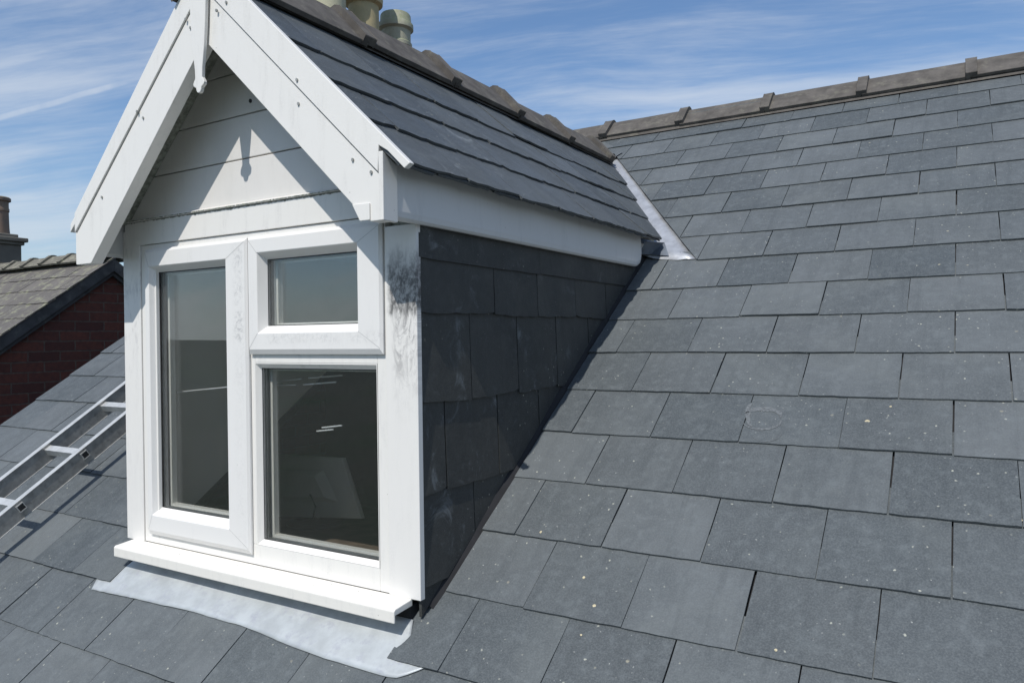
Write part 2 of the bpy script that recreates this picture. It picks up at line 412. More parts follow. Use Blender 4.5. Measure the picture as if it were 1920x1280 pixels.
def slate(mb, P, u0, u1, v0, L, clips=(), T=.0055, drop=.024, lift=0, jit=.0022, tone=None, rag=.0012, skew=.0025, corner=.0):
    """one split slate: rough lower edge, slightly twisted, clipped where it meets a wall or valley"""
    nseg = 9; du = rnd(.0008); dv = rnd(jit); ang = rnd(skew)
    pts = []
    for i in range(nseg+1):
        t = i/nseg; x = u0+(u1-u0)*t
        y = rnd(rag) + ang*(t-.5)
        if i in (0, nseg): y += abs(rnd(corner))+.0008
        pts.append((x+du, v0+y+dv))
    for i in range(1, 4): pts.append((u1+du+rnd(rag*.5), v0+dv+L*i/4))
    pts.append((u1+du, v0+L)); pts.append((u0+du, v0+L))
    for i in range(3, 0, -1): pts.append((u0+du+rnd(rag*.5), v0+dv+L*i/4))
    for cl in clips:
        pts = clip(pts, *cl)
        if len(pts) < 3: return
    us = [p[0] for p in pts]
    if max(us)-min(us) < .012: return
    tone = tone or (random.random(), random.random(), random.random())
    tw = rnd(.0010); q_ = random.random(); base = rnd(.0005)+lift; kick = (q_**3)*.0034 if lift == 0 else 0; drop = drop + kick/max(L, .2); base += kick
    tl = random.random()
    n = len(pts)
    top = [P.pt(u, v, base - drop*(v-v0) + tw*(u-u0)/max(.05, u1-u0)) for u, v in pts]
    bot = [P.pt(u, v, base - drop*(v-v0) + tw*(u-u0)/max(.05, u1-u0) - T) for u, v in pts]
    b = len(mb.v); mb.v += top+bot
    # front arris is chipped: push bottom edge out a little
    mb.face(list(range(b, b+n)), tone)
    mb.face(list(range(b+n, b+2*n))[::-1], tone)
    for i in range(n):
        j = (i+1) % n; mb.face([b+j, b+i, b+n+i, b+n+j], (tone[0]*.2, 0, tone[2]))  # edge faces toned darker to thicken the shadow line under each slate

# ================================================================== setting
gz = -6.6
mb = MB(); n = 24
for j in range(n+1):
    for i in range(n+1):
        a = (i/n*2-1); bb = (j/n*2-1)
        x = a*abs(a)*6000; y = bb*abs(bb)*6000
        d = math.hypot(x, y)
        z = gz + (0 if d < 400 else 14*(sin(x*.0017)+cos(y*.0013+1))*min(1, (d-400)/1500))
        mb.v.append(Vector((x, y, z)))
for j in range(n):
    for i in range(n): mb.face([j*(n+1)+i, j*(n+1)+i+1, (j+1)*(n+1)+i+1, (j+1)*(n+1)+i])
go = mb.build('ground', 'fields'); go['kind'] = 'structure'

# ================================================================== our house
house = thing('house', 'house with new grey slate roof and white gabled dormer window', 'house', (.5, 1.0, gz))
W = 1.228; G = .2102; S0 = .0989; X0 = 1.1257; SW = .253; VERGE = -3.03; XR = 4.2; SMAX = 3.53
XA = -.603; ZA = 1.69; KD = .944; XE = .08; XEL = -1.252; ZE = 1.045        # dormer roof
YB = -.15                                                       # face of the bargeboards

# --- main roof slates
mb = MB()
vl = (.233, 1.791); vt = (-.56, 3.085)                          # right edge of the valley lining
va, vb = vt[1]-vl[1], -(vt[0]-vl[0]); vc = va*vl[0]+vb*vl[1]
LS = .30
for k in range(-10, 17):
    s = S0 + k*G
    if s > SMAX-.08: continue
    L = min(LS, SMAX-s)
    ph = 0 if k % 2 else -.5
    j0 = -24
    for j in range(j0, 16):
        u0 = X0+(j+ph)*SW+random.uniform(.0009, .0020); u1 = X0+(j+ph+1)*SW-random.uniform(.0009, .0020)
        if u0 > XR or u1 < VERGE: continue
        base = [(-1, 0, -VERGE), (1, 0, XR)]
        if k == -1:
            if u1 < -1.0:
                slate(mb, ROOF, u0, u1, s, L, base+[(1, 0, -1.187)], lift=.0045 if u1 > -1.5 else 0, drop=.046 if u1 > -1.5 else .024)
            if u1 > -.2:
                e = u0 < .10
                slate(mb, ROOF, u0, u1, s, L, base+[(-1, 0, .035)], lift=.0045 if e else 0, drop=.046 if e else .024)
            continue
        if k <= -2:
            slate(mb, ROOF, u0, u1, s, L, base); continue
        if k >= 8:
            slate(mb, ROOF, u0, u1, s, L, base+[(-va, -vb, -vc)])
            # mirrored side of the dormer
            m0 = 2*XA
            slate(mb, ROOF, u0, u1, s, L, base+[(va, -vb, -(vc-va*m0))])
        else:
            slate(mb, ROOF, u0, u1, s, L, base+[(-1, 0, -.010)])
            slate(mb, ROOF, u0, u1, s, L, base+[(1, 0, -W-.012)])
# lichen rosettes on the slates
def rf(a, bq, h=0):
    d = f_ + (a-960)/F*r_ - (bq-640)/F*u_
    nn = ROOF.N; t = ((ROOF.O+nn*h)-CAM).dot(nn)/nn.dot(d); p = CAM+d*t-ROOF.O
    return p.dot(ROOF.U), p.dot(ROOF.V)
for (u, v, r) in ((.2995, -.0105, .006), (.279, -.046, .0065), (.2, -.093, .0045)):
    pass
spots = [(1094.5, 1081, .0036), (1114.6, 1134.5, .0044), (1089, 1188, .003), (1014, 997, .0036), (1626, 788, .0055), (1670, 760, .003), (1669, 803, .003), (1914, 975, .0035), (1455, 1218, .003)]
for (a, bq, r) in spots:
    u, v = rf(a, bq)
    kk = math.floor((v-S0)/G); h = -.024*(v-(S0+kk*G))+.0012
    pts = [(u+r*(1+rnd(.25))*cos(t*.7), v+r*(1+rnd(.25))*sin(t*.7)) for t in range(9)]
    b0 = len(mb.v); mb.v += [ROOF.pt(p[0], p[1], h) for p in pts]; mb.face(list(range(b0, b0+9)), mi=1)
# chalky scuff mark
def arc(cx, cy, rx, ry, a0, a1, wd, n=16):
    pp = []
    for i in range(n+1):
        a = R(a0+(a1-a0)*i/n); pp.append((cx+rx*cos(a), cy+ry*sin(a), wd*(.35+.65*sin(math.pi*i/n))*(1+rnd(.3))))
    for i in range(n):
        (x0, y0, w0), (x1, y1, w1) = pp[i], pp[i+1]
        q = []
        for (x, y, ww, sgn) in ((x0, y0, w0, -1), (x1, y1, w1, -1), (x1, y1, w1, 1), (x0, y0, w0, 1)):
            ax, ay = cx-x, cy-y; l = math.hypot(ax, ay)
            u, v = rf(x+ax/l*ww*sgn, y+ay/l*ww*sgn); kk = math.floor((v-S0)/G); q.append(ROOF.pt(u, v, -.024*(v-(S0+kk*G))+.0012))
        b0 = len(mb.v); mb.v += q; mb.face([b0, b0+1, b0+2, b0+3], mi=2)
arc(1430, 778, 34, 13, 200, 375, 5.0); arc(1428, 788, 36, 16, -10, 165, 2.6); arc(1412, 776, 10, 22, 95, 260, 5.5); arc(1436, 808, 30, 20, 0, 150, .7)
roof = mb.build('slate_roof', ['roof slate', 'lichen', 'chalk'], house)

# --- boarding under the slates, back slope
mb = MB()
def rq(x0, x1, s0, s1, h=-.020):
    mb.add([ROOF.pt(x0, s0, h), ROOF.pt(x1, s0, h), ROOF.pt(x1, s1, h), ROOF.pt(x0, s1, h)], [(0, 1, 2, 3)])
    mb.add([ROOF.pt(x0, s0, h-.02), ROOF.pt(x1, s0, h-.02), ROOF.pt(x1, s1, h-.02), ROOF.pt(x0, s1, h-.02)], [(3, 2, 1, 0)])
sb = S0-10*G+.02
rq(VERGE+.01, -W+.06, sb, SMAX+.02); rq(-.06, XR-.01, sb, SMAX+.02); rq(-W+.06, -.06, sb, .03); rq(-W+.06, -.06, 2.3, SMAX+.02)
mb.build('roof_underlay', 'underlay and gap shade', house)
RY = (SMAX+.01)*cos(TH); RZ = -.0553+(SMAX+.01)*sin(TH)
BACK = Plane((0, RY, RZ), (-1, 0, 0), (0, -cos(TH), sin(TH)))
mb = MB()
for k in range(-17, 0):
    for j in range(-12, 20):
        u0 = j*.42+(k % 2)*.21
        slate(mb, BACK, u0, u0+.417, k*G, .26, [(1, 0, -VERGE), (-1, 0, XR)])
mb.build('slate_roof', 'roof slate', house)

# --- ridge tiles
def ridge_tile(parent, along, a0, a1, c, z, legw, legh, mat, collar_at=None, flip=1, T=.016, name='ridge_tile', clen=.05, cthick=.019):
    """angular ridge tile with softened crown; along 'x' or 'y'. The collar covers the joint."""
    mb = MB()
    def section(ex, drop=0):
        pts = []
        for t in (-1, -.55, -.10, 0, .10, .55, 1):
            o = abs(t)*legw
            hz = legh*(1-abs(t)) - (.008 if abs(t) < .01 else .0015 if abs(t) < .2 else 0)
            nx = (0 if abs(t) < .01 else math.copysign(.62, t)); nz = .78
            pts.append((c+math.copysign(o, t)+nx*ex, z-legh+hz+nz*ex))
        inner = [(c+(p[0]-c)*(1-.0), p[1]) for p in pts]
        return pts
    def seg(b0, b1, ex):
        o = section(ex); tt = T if ex == 0 else T*.55; i = [(p[0]-(0 if abs(p[0]-c) < .004 else math.copysign(min(.62*tt, abs(p[0]-c)*.9), p[0]-c)), p[1]-tt*.78) for p in section(0)]
        poly = o+i[::-1]
        n = len(poly); ys = [b0+(b1-b0)*t/6 for t in range(7)] if abs(b1-b0) > .1 else [b0, b1]
        base = len(mb.v)
        for yy in ys:
            for p in poly:
                jj = (rnd(.0006), rnd(.0006))
                mb.v.append(Vector((yy, p[0]+jj[0], p[1]+jj[1])) if along == 'x' else Vector((p[0]+jj[0], yy, p[1]+jj[1])))
        for k in range(len(ys)-1):
            for q in range(n):
                mb.face([base+k*n+q, base+k*n+(q+1) % n, base+(k+1)*n+(q+1) % n, base+(k+1)*n+q])
        mb.face([base+q for q in range(n)]); mb.face([base+(len(ys)-1)*n+q for q in range(n)][::-1])
    seg(a0+.002, a1-.002, 0)
    if collar_at is not None: seg(collar_at-clen/2, collar_at+clen/2, cthick)
    # shift a hair so that the run is not perfectly straight
    dz = rnd(.004); da = rnd(.003)
    for v in mb.v:
        v.z += dz
        if along == 'x': v.y += da
        else: v.x += da
    return mb.build(name, mat, parent, bevel=.002)
xs = [-.757+.485*k for k in range(-5, 11)]
for a, bq in zip(xs[:-1], xs[1:]):
    ridge_tile(house, 'x', max(a, VERGE-.02), bq, RY, 1.998, .130, .118, 'ridge clay', bq)
# dark pointing line beneath the ridge
mb = MB(); mb.prism([(RY-.125, 1.855), (RY-.105, 1.90), (RY, 1.975), (RY+.105, 1.90), (RY+.125, 1.855), (RY, 1.94)], 'x', VERGE+.01, XR-.01)
mb.build('ridge_bedding', 'ridge clay', house)

# --- house walls (below the picture, plausible from another position)
mb = MB()
ye = ROOF.pt(0, sb+.25).y
gab = [(ye, gz), (2*RY-ye, gz), (2*RY-ye, ROOF.pt(0, sb+.25).z-.05), (RY, RZ-.06), (ye, ROOF.pt(0, sb+.25).z-.05)]
for x0, x1 in ((VERGE+.05, VERGE+.27), (XR-.27, XR-.05)):
    mb = MB(); mb.prism(gab, 'x', x0, x1); mb.build('gable_wall', 'brick side', house)
mb = MB(); mb.box(VERGE+.27, XR-.27, ye, ye+.22, gz, gab[2][1]-.02); mb.build('front_wall', 'brick front', house)
mb = MB(); mb.box(VERGE+.27, XR-.27, 2*RY-ye-.22, 2*RY-ye, gz, gab[2][1]-.02)
mb.build('rear_wall', 'brick front', house)
mb = MB(); mb.box(VERGE+.27, XR-.27, ye+.22, 2*RY-ye-.22, -2.35, -2.25)
mb.build('room_floor', 'floor carpet', house)

# --- chimney stack with three pots, behind the dormer ridge
ch = MB()
ch.box(-2.9, -2.3, 1.95, 3.35, 1.0, 2.45); ch.box(-2.93, -2.27, 1.92, 3.38, 2.45, 2.53); ch.box(-2.91, -2.29, 1.94, 3.36, 2.53, 2.60); ch.box(-2.87, -2.33, 1.98, 3.32, 2.60, 2.66)
chim = ch.build('chimney', 'brick side', house, bevel=.006)
def pot(prof, y, mat, label, x=-2.6):
    mb = MB(); full = prof + [(prof[-1][0]-.03, prof[-1][1]), (prof[-1][0]-.035, prof[-1][1]-.25)]
    mb.lathe(full, x, y, 44, jit=.002)
    o = mb.build('chimney_pot', mat, chim, smooth=True); lab(o, label)
    mb2 = o.modifiers.new('edge', 'EDGE_SPLIT'); mb2.split_angle = R(40)
    return o
pot([(.122, 2.64), (.118, 3.0), (.115, 3.35), (.135, 3.36), (.138, 3.41), (.12, 3.43)], 2.335, 'pot cream', 'pale cream chimney pot nearest the gable')
pot([(.120, 2.64), (.112, 2.9), (.110, 3.075), (.138, 3.09), (.142, 3.125), (.128, 3.16), (.108, 3.17), (.108, 3.30), (.128, 3.31), (.128, 3.35), (.112, 3.36)], 2.69, 'pot buff', 'buff chimney pot with mossy collar')
pot([(.125, 2.64), (.114, 2.75), (.114, 2.885), (.124, 2.895), (.124, 2.92), (.114, 2.93), (.114, 3.015), (.136, 3.03), (.136, 3.065), (.120, 3.085), (.116, 3.135), (.11, 3.145)], 3.05, 'pot grey', 'grey chimney pot with cream rim')

# ================================================================== dormer
VD = Vector((-(XE-XA), 0, ZA-ZE)).normalized()
DR = Plane((XE, 0, ZE), (0, 1, 0), VD, (ZA-ZE, 0, XE-XA))
VDL = Vector(((XA-XEL), 0, ZA-ZE)).normalized()
DL = Plane((XEL, 0, ZE-.004), (0, -1, 0), VDL, (-(ZA-ZE), 0, XA-XEL))
GD = .178; slen = math.hypot(XE-XA, ZA-ZE)
vz = VD.z
tn = math.tan(TH)
for P, sg in ((DR, 1), (DL, -1)):
    mb = MB()
    for k in range(-1, 4):
        v = k*GD if k >= 0 else .004
        L = min(.27 if k < 3 else .5, slen-v-.005)
        if L < .05: continue
        ph = .12 if k % 2 == 0 else -.005
        for j in range(-3, 12):
            u0 = ph+j*.25+.002; u1 = u0+.2455
            # back end is cut parallel to the main roof: y < (ZE+v*vz+.055)/tan - gap
            gb, gt = .105, .03; sl_ = (gb-gt)/slen; g0 = gb
            if sg > 0: cls = [(-1, 0, .149), (1, -vz/tn-sl_, (ZE+.0553)/tn-g0)]
            else:
                cls = [(1, 0, .138), (-1, -vz/tn-sl_, (ZE+.0553)/tn-g0)]
                u0, u1 = -u1, -u0
            lift = 0 if k >= 0 else -.008
            slate(mb, P, u0, u1, v, L, cls, T=.0068, drop=.038, lift=lift, jit=.005, rag=.0045, skew=.010, corner=.007)
    mb.build('dormer_roof', 'dormer slate', house)
# soffit boards of the dormer roof (solid behind the slates)
mb = MB()
for sg in (1, -1):
    xe = XE-.062 if sg > 0 else XEL+.045
    y1 = (ZE+.055)/tn-.03; y2 = (ZA+.055)/tn-.03
    ze_ = ZE+abs((XE if sg > 0 else XEL)-xe)*KD-.022
    a = [(xe, -.112, ze_), (xe, y1, ze_), (XA, y2, ZA-.03), (XA, -.112, ZA-.03)]
    t = .035
    vs = a + [(p[0], p[1], p[2]-t) for p in a]
    mb.add(vs, [(0, 1, 2, 3), (7, 6, 5, 4), (0, 4, 5, 1), (1, 5, 6, 2), (3, 2, 6, 7), (0, 3, 7, 4)])
mb.build('roof_soffit', 'mould stained trim', house)
# ridge tiles of the dormer
ys = [-.17, .37, .85, 1.33, 1.81, 2.33]
for a, bq in zip(ys[:-1], ys[1:]):
    ridge_tile(house, 'y', a, bq, XA, 1.735, .122, .132, 'ridge clay', bq if bq < 2.3 else 2.30, clen=.055)
mb = MB(); mb.prism([(XA-.108, 1.585), (XA-.10, 1.60), (XA, 1.70), (XA+.10, 1.60), (XA+.108, 1.585), (XA, 1.66)], 'y', -.14, 2.36)
mb.build('ridge_bedding', 'ridge clay', house)
# mortar plug where the ridge dies into the main slope
mb = MB()
for i in range(70):
    t = random.random(); cy = 2.325+t*.13; cx = XA+.01+rnd(.09)*(1-t*.4)
    cz = min(1.715, 1.735-abs(cx-XA)*1.05)-.012
    cz = max(cz - t*.015, -.0553+cy*tn+.004)
    r = random.uniform(.014, .024)
    mb.lathe([(.001, cz-r), (r*.8, cz-r*.5), (r, cz), (r*.7, cz+r*.5), (.001, cz+r*.7)], cx, cy, 8, jit=.15)
mb.build('mortar_plug', 'mortar', house)

# valley lining (right and mirrored left)
def sheet(mb, pts, hfun, nu=1, P=ROOF, T=.0018):
    b = len(mb.v); n = len(pts)
    mb.v += [P.pt(u, v, hfun(u, v)) for u, v in pts]+[P.pt(u, v, hfun(u, v)-T) for u, v in pts]
    mb.face(list(range(b, b+n))); mb.face(list(range(b+n, b+2*n))[::-1])
    for i in range(n):
        j = (i+1) % n; mb.face([b+i, b+j, b+n+j, b+n+i][::-1])
for sgn in (1, -1):
    mb = MB()
    N_ = 16
    rgt = []; lft = []
    for i in range(N_+1):
        t = i/N_
        ru, rv = vl[0]+(vt[0]-vl[0])*t*1.04, vl[1]+(vt[1]-vl[1])*t*1.04
        lu, lv = -.03+(-.67+.03)*t, 1.842+(3.13-1.842)*t
        rgt.append((ru+rnd(.0015), rv)); lft.append((lu, lv))
    M_ = 7; grid = []
    for i in range(N_+1):
        row = []
        for q in range(M_+1):
            s_ = q/M_; u = lft[i][0]*(1-s_)+rgt[i][0]*s_; v = lft[i][1]*(1-s_)+rgt[i][1]*s_
            if i == 0: v += -.022*s_*(1-s_)*2 + .004*sin(q*2.2)
            h = -.0015 if i == 0 else (-.008 if i == 1 else -.013)
            h += .0018*sin(i*1.7+q*1.3)+ .020*max(0, 1-s_*2.2)*(1 if i > 0 else .6)
            uu = u if sgn > 0 else 2*XA-u
            row.append(len(mb.v)); mb.v.append(ROOF.pt(uu, v, h))
        grid.append(row)
    for i in range(N_):
        for q in range(M_):
            f = [grid[i][q], grid[i][q+1], grid[i+1][q+1], grid[i+1][q]]
            mb.face(f if sgn > 0 else f[::-1])
    o = mb.build('valley_flashing', 'lead', house, smooth=True)
    so_ = o.modifiers.new('thick', 'SOLIDIFY'); so_.thickness = .002; so_.offset = -1
# lead tucked under the end of the eaves
mb = MB()
A_ = ROOF.pt(.02, 1.842, .004); 
pts = [ROOF.pt(.11, 1.83, .001), ROOF.pt(.03, 1.835, .010), ROOF.pt(-.02, 1.80, .03), Vector((.0, 1.46, .985)), Vector((.03, 1.46, 1.035)), Vector((.075, 1.56, 1.036))]
mb.add(pts, [(0, 1, 2, 3, 4, 5)]); mb.build('eaves_flashing', 'lead dark', house)

# bargeboards
def poly_board(name, poly, y0, y1, mat, parent, bevel=.0015):
    mb = MB(); mb.prism(poly, 'y', y0, y1); return mb.build(name, mat, parent, bevel=bevel)
ZT = 1.602
def rline(z0, x1, z1):  # z on a rafter line from apex
    return lambda x: z0+(z1-z0)*(x-XA)/(x1-XA)
rb = poly_board('bargeboard', [(XA, ZT), (.008, 1.026), (.012, 1.026), (.012, .918), (-.020, .918), (-.073, .963), (XA, 1.462)], YB, -.113, 'white plastic', house)
lb = poly_board('bargeboard', [(XA-.0005, ZT), (XA-.0005, 1.462), (-1.160, .897), (-1.165, .893), (-1.241, .893), (-1.241, .991)], YB, -.113, 'white plastic', house)
# upper cover strips
poly_board('cover_strip', [(XA, 1.697), (.105, 1.036), (.088, 1.026), (.040, 1.072), (.014, 1.088), (.010, 1.0285), (XA, ZT+.003)], YB-.005, -.139, 'white plastic', rb)
poly_board('cover_strip', [(XA-.0005, 1.697), (XA-.0005, ZT+.003), (-1.243, .9935), (-1.243, 1.054)], YB-.005, -.139, 'white plastic', lb)
mb = MB(); mb.prism([(-1.243, 1.054), (-1.275, 1.024), (-1.277, .998), (-1.243, 1.030)], 'y', YB, -.105); mb.build('cover_strip_end', 'white plastic', lb, bevel=.001)
# foot pieces
mb = MB(); mb.prism([(-.047, .921), (-.017, .921), (-.017, .960), (-.0705, .9615)], 'y', YB-.004, YB-.0005); mb.build('foot_plate', 'white plastic', rb, bevel=.001)
mb = MB(); mb.prism([(-.155, .917), (-.104, .917), (-.104, 1.048), (-.155, 1.074)], 'x', .0125, .026); mb.build('box_end', 'white plastic', rb, bevel=.0015)
mb = MB(); mb.prism([(-.145, .895), (-.104, .895), (-.104, 1.02), (-.145, 1.02)], 'x', -1.255, -1.2415); mb.build('box_end', 'white plastic', lb, bevel=.0015)
# screws and pin marks
def scr(mb, x, z, y=YB, r=.0042):
    mb.prism([(x+r*cos(t*math.pi/4), z+r*sin(t*math.pi/4)*1.2) for t in range(8)], 'y', y-.0035, y+.001)
def yp(a, bq, y):
    d = f_ + (a-960)/F*r_ - (bq-640)/F*u_; t = (y-CAM.y)/d.y; p = CAM+d*t; return p.x, p.z
def xp(a, bq, x):
    d = f_ + (a-960)/F*r_ - (bq-640)/F*u_; t = (x-CAM.x)/d.x; p = CAM+d*t; return p.y, p.z
mb = MB()
for (a, bq) in ((899, 18), (849, 60), (1262, 415), (1262, 535), (1541, 822), (1628, 820), (1636, 886)):
    mb = MB(); x, z = yp(100+a/2.741, bq/2.741, YB); scr(mb, x, z, YB-(.005 if bq in (18, 60, 415) else 0), .0036); mb.build('screw', 'screw', rb)
mb = MB()
for (a, bq) in ((740, 28), (707, 145), (441, 577), (464, 607), (252, 1014), (140, 1137), (690, 105)):
    mb = MB(); x, z = yp(100+a/2.741, bq/2.741, YB); scr(mb, x, z, YB-(.005 if bq in (28, 577, 105) else 0), .0034); mb.build('screw', 'screw', lb)

# finial: tapering pendant below the apex, spike above it
prof = [(0, 1.316), (.006, 1.317), (.010, 1.324), (.011, 1.330), (.021, 1.336), (.0235, 1.342), (.020, 1.349), (.0145, 1.356), (.0155, 1.38), (.0245, 1.44), (.030, 1.50), (.036, 1.60), (.036, 1.68), (.030, 1.76), (.014, 1.95), (.004, 2.02)]
xf = -.608
poly = [(xf+p[0], p[1]) for p in prof]+[(xf-p[0], p[1]) for p in prof[::-1] if p[0] > 0]
mb = MB(); mb.prism(poly, 'y', YB-.016, YB-.0055); mb.build('finial', 'white plastic', house, bevel=.0015)

# gable cladding boards
mb = MB()
def inside(x0z):  # outline under the rafters
    return
zs = [1.040, 1.176, 1.303, 1.430, 1.56]
def hw(z, side):   # x where the soffit meets the wall
    return (XE-.03 - (z-ZE)/KD) if side > 0 else (XEL+.03 + (z-ZE)/.99)
for a, bq in zip(zs[:-1], zs[1:]):
    b1 = bq-.003
    mb.prism([(min(hw(a, 1), -.0), a), (hw(b1, 1), b1), (hw(b1, -1), b1), (max(hw(a, -1), -W), a)], 'y', 0, .02)
for v in mb.v: pass
mb.build('gable_cladding', 'cladding plastic', house, bevel=.002)
mb = MB(); mb.prism([(-.03, .9), (-.03, 1.03), (XA, 1.62), (-W+.03, 1.03), (-W+.03, .9)], 'y', .021, .05); mb.build('gable_backing', 'mould stained trim', house)
mb = MB()
x, z = yp(100+1015/2.741, 520/2.741, 0)
scr(mb, x, z, 0, .005); mb.build('screw', 'gasket and hollow shade', house)
# ledge under the cladding, head board, its mouldy drip line
mb = MB(); mb.prism([(-.001, 1.0485), (-.011, 1.044), (-.0125, 1.038), (-.001, 1.036)], 'x', -W+.015, -.012)
mb.build('ledge_trim', 'cladding plastic', house, bevel=.0008)
mb = MB()
for i in range(170):
    xx = -W+.02+(W-.04)*i/170+rnd(.003); t = random.uniform(.0004, .0020)*(1.5 if random.random() < .2 else 1)
    mb.box(xx, xx+random.uniform(.004, .010), -.0135, -.012, 1.0405-t*1.2, 1.0405+t*.6)
    if random.random() < .7: mb.box(xx, xx+.008, -.0085, -.0068, 1.0355-t*1.5, 1.0355)
mb.build('mould_line', 'mould stained trim', house)
mb = MB(); mb.box(-W+.012, -.012, -.007, 0, .960, 1.0355); mb.build('head_board', 'white plastic', house, bevel=.0015)

# corner posts
mb = MB(); mb.box(-.101, 0, -.006, .012, .0, .930); mb.box(-.045, -.024, .0125, .05, .0, .93); mb.build('corner_post', 'post plastic', house, bevel=.0015)
mb = MB(); mb.box(-W, -1.136, -.006, .012, .0, 1.01); mb.box(-W+.024, -W+.045, .0125, .05, 0, 1.0); mb.build('corner_post', 'post plastic', house, bevel=.0015)

# --- window frame with mullion and transom
mb = MB()
fy0, fy1 = -.002, .055
FX0, FX1, FZ0, FZ1 = -1.1345, -.1025, .0015, .959
mb.box(FX0, -1.060, fy0, fy1, FZ0, FZ1)
mb.box(-.134, FX1, fy0, fy1, FZ0, FZ1)
mb.box(-1.060, -.134, fy0, fy1, .905, FZ1)
mb.box(-1.060, -.134, fy0, fy1, FZ0, .060)
mb.box(-.690, -.596, fy0, fy1, .060, .905)
mb.box(-.596, -.134, fy0, fy1, .583, .665)
frame = mb.build('window_frame', 'white plastic', house, bevel=.002)
mb = MB()
mb.rings([(-.5962, -.1342, .0598, .5832, -.0022), (-.594, -.136, .062, .581, -.0028), (-.584, -.146, .074, .568, .012), (-.584, -.146, .074, .568, .02)])
mb.build('glazing_bead', 'white plastic', frame)

def sash(x0, x1, z0, z1, ix0, ix1, iz0, iz1, gx0, gx1, gz0, gz1, label):
    mb = MB(); y = -.018; e = .004
    mb.rings([(x0, x1, z0, z1, -.0025), (x0, x1, z0, z1, -.006), (x0-.002, x1+.002, z0-.004, z1+.002, -.0065), (x0-.002, x1+.002, z0-.004, z1+.002, -.011), (x0+e, x1-e, z0+.010, z1-e-.004, y), (ix0-.002, ix1+.002, iz0-.002, iz1+.002, y), (ix0, ix1, iz0, iz1, y+.0012), (gx0, gx1, gz0, gz1, .010), (gx0, gx1, gz0, gz1, .05)])
    for (xa, za, xb, zb) in ((x0+e, z0+.012, ix0, iz0), (x1-e, z0+.012, ix1, iz0), (x0+e, z1-.008, ix0, iz1), (x1-e, z1-.008, ix1, iz1)):
        dx, dz = xb-xa, zb-za; l = math.hypot(dx, dz); nx, nz_ = -dz/l*.0005, dx/l*.0005
        mb.add([(xa+nx, y-.0004, za+nz_), (xb+nx, y-.0004, zb+nz_), (xb-nx, y-.0004, zb-nz_), (xa-nx, y-.0004, za-nz_)], [(0, 1, 2, 3)], mi=1)
    o = mb.build('window_sash', ['sash plastic', 'weld line'], house); lab(o, label); return o
s1 = sash(-1.095, -.613, .036, .940, -1.072, -.700, .096, .886, -1.060, -.714, .116, .870, 'tall left casement sash')
s2 = sash(-.604, -.107, .612, .942, -.564, -.184, .668, .895, -.552, -.198, .688, .878, 'small top vent sash')
def pane(x0, x1, z0, z1, y, parent):
    mb = MB(); e = .004
    mb.box(x0-e, x1+e, y, y+.004, z0-e, z1+e)
    mb.build('glass_pane', 'glass', parent)
    mb = MB(); mb.box(x0-e, x1+e, y+.0215, y+.0255, z0-e, z1+e); mb.build('glass_pane', 'glass', parent)
    # spacer bar between the two panes
    mb = MB(); t = .010
    mb.rings([(x0-e, x1+e, z0-e, z1+e, y+.0045), (x0+.003, x1-.003, z0+.003, z1-.003, y+.005), (x0+.003, x1-.003, z0+.003, z1-.003, y+.019)])
    mb.build('spacer_bar', 'spacer', parent)
    mb = MB(); mb.rings([(x0-e, x1+e, z0-e, z1+e, y-.0008), (x0+.0025, x1-.0025, z0+.0025, z1-.0025, y-.0012), (x0+.0025, x1-.0025, z0+.0025, z1-.0025, y-.0002)])
    mb.build('glazing_gasket', 'gasket and hollow shade', parent)
    mb = MB()
    mb.rings([(x0-e, x1+e, z0-e, z1+e, y+.0265), (x0+.010, x1-.010, z0+.008, z1-.008, y+.027), (x0+.010, x1-.010, z0+.008, z1-.008, y+.045)])
    mb.build('inner_bead', 'white plastic', parent)
pane(-1.060, -.714, .116, .870, .012, s1)
pane(-.552, -.198, .688, .878, .012, s2)
pane(-.584, -.146, .074, .568, .014, frame)

# sill
mb = MB()
mb.prism([(.0, .0005), (-.066, -.006), (-.072, -.010), (-.072, -.040), (-.066, -.041), (-.066, -.022), (.0, -.018)], 'x', -1.197, -.030)
for i in range(34):
    xx = -1.17+random.random()*1.1; yy = -.060+random.random()*.052; q = random.uniform(.0006, .0022)
    zz = .0005-(-yy)*.0985+.0004
    mb.add([(xx-q*1.6, yy-q, zz-q*.0985), (xx+q, yy-q*.6, zz-q*.05), (xx+q*1.8, yy+q*.4, zz+q*.05), (xx-q*.5, yy+q, zz+q*.0985)], [(0, 1, 2, 3)], mi=1)
sill = mb.build('window_sill', ['sill plastic', 'mould stained trim'], house, bevel=.0025)
# upstand under the sill, coloured near-black for the shade of the recess
mb = MB(); mb.box(-W+.02, -.035, -.002, .03, -.12, -.0185); mb.build('upstand', 'underlay and gap shade', house)

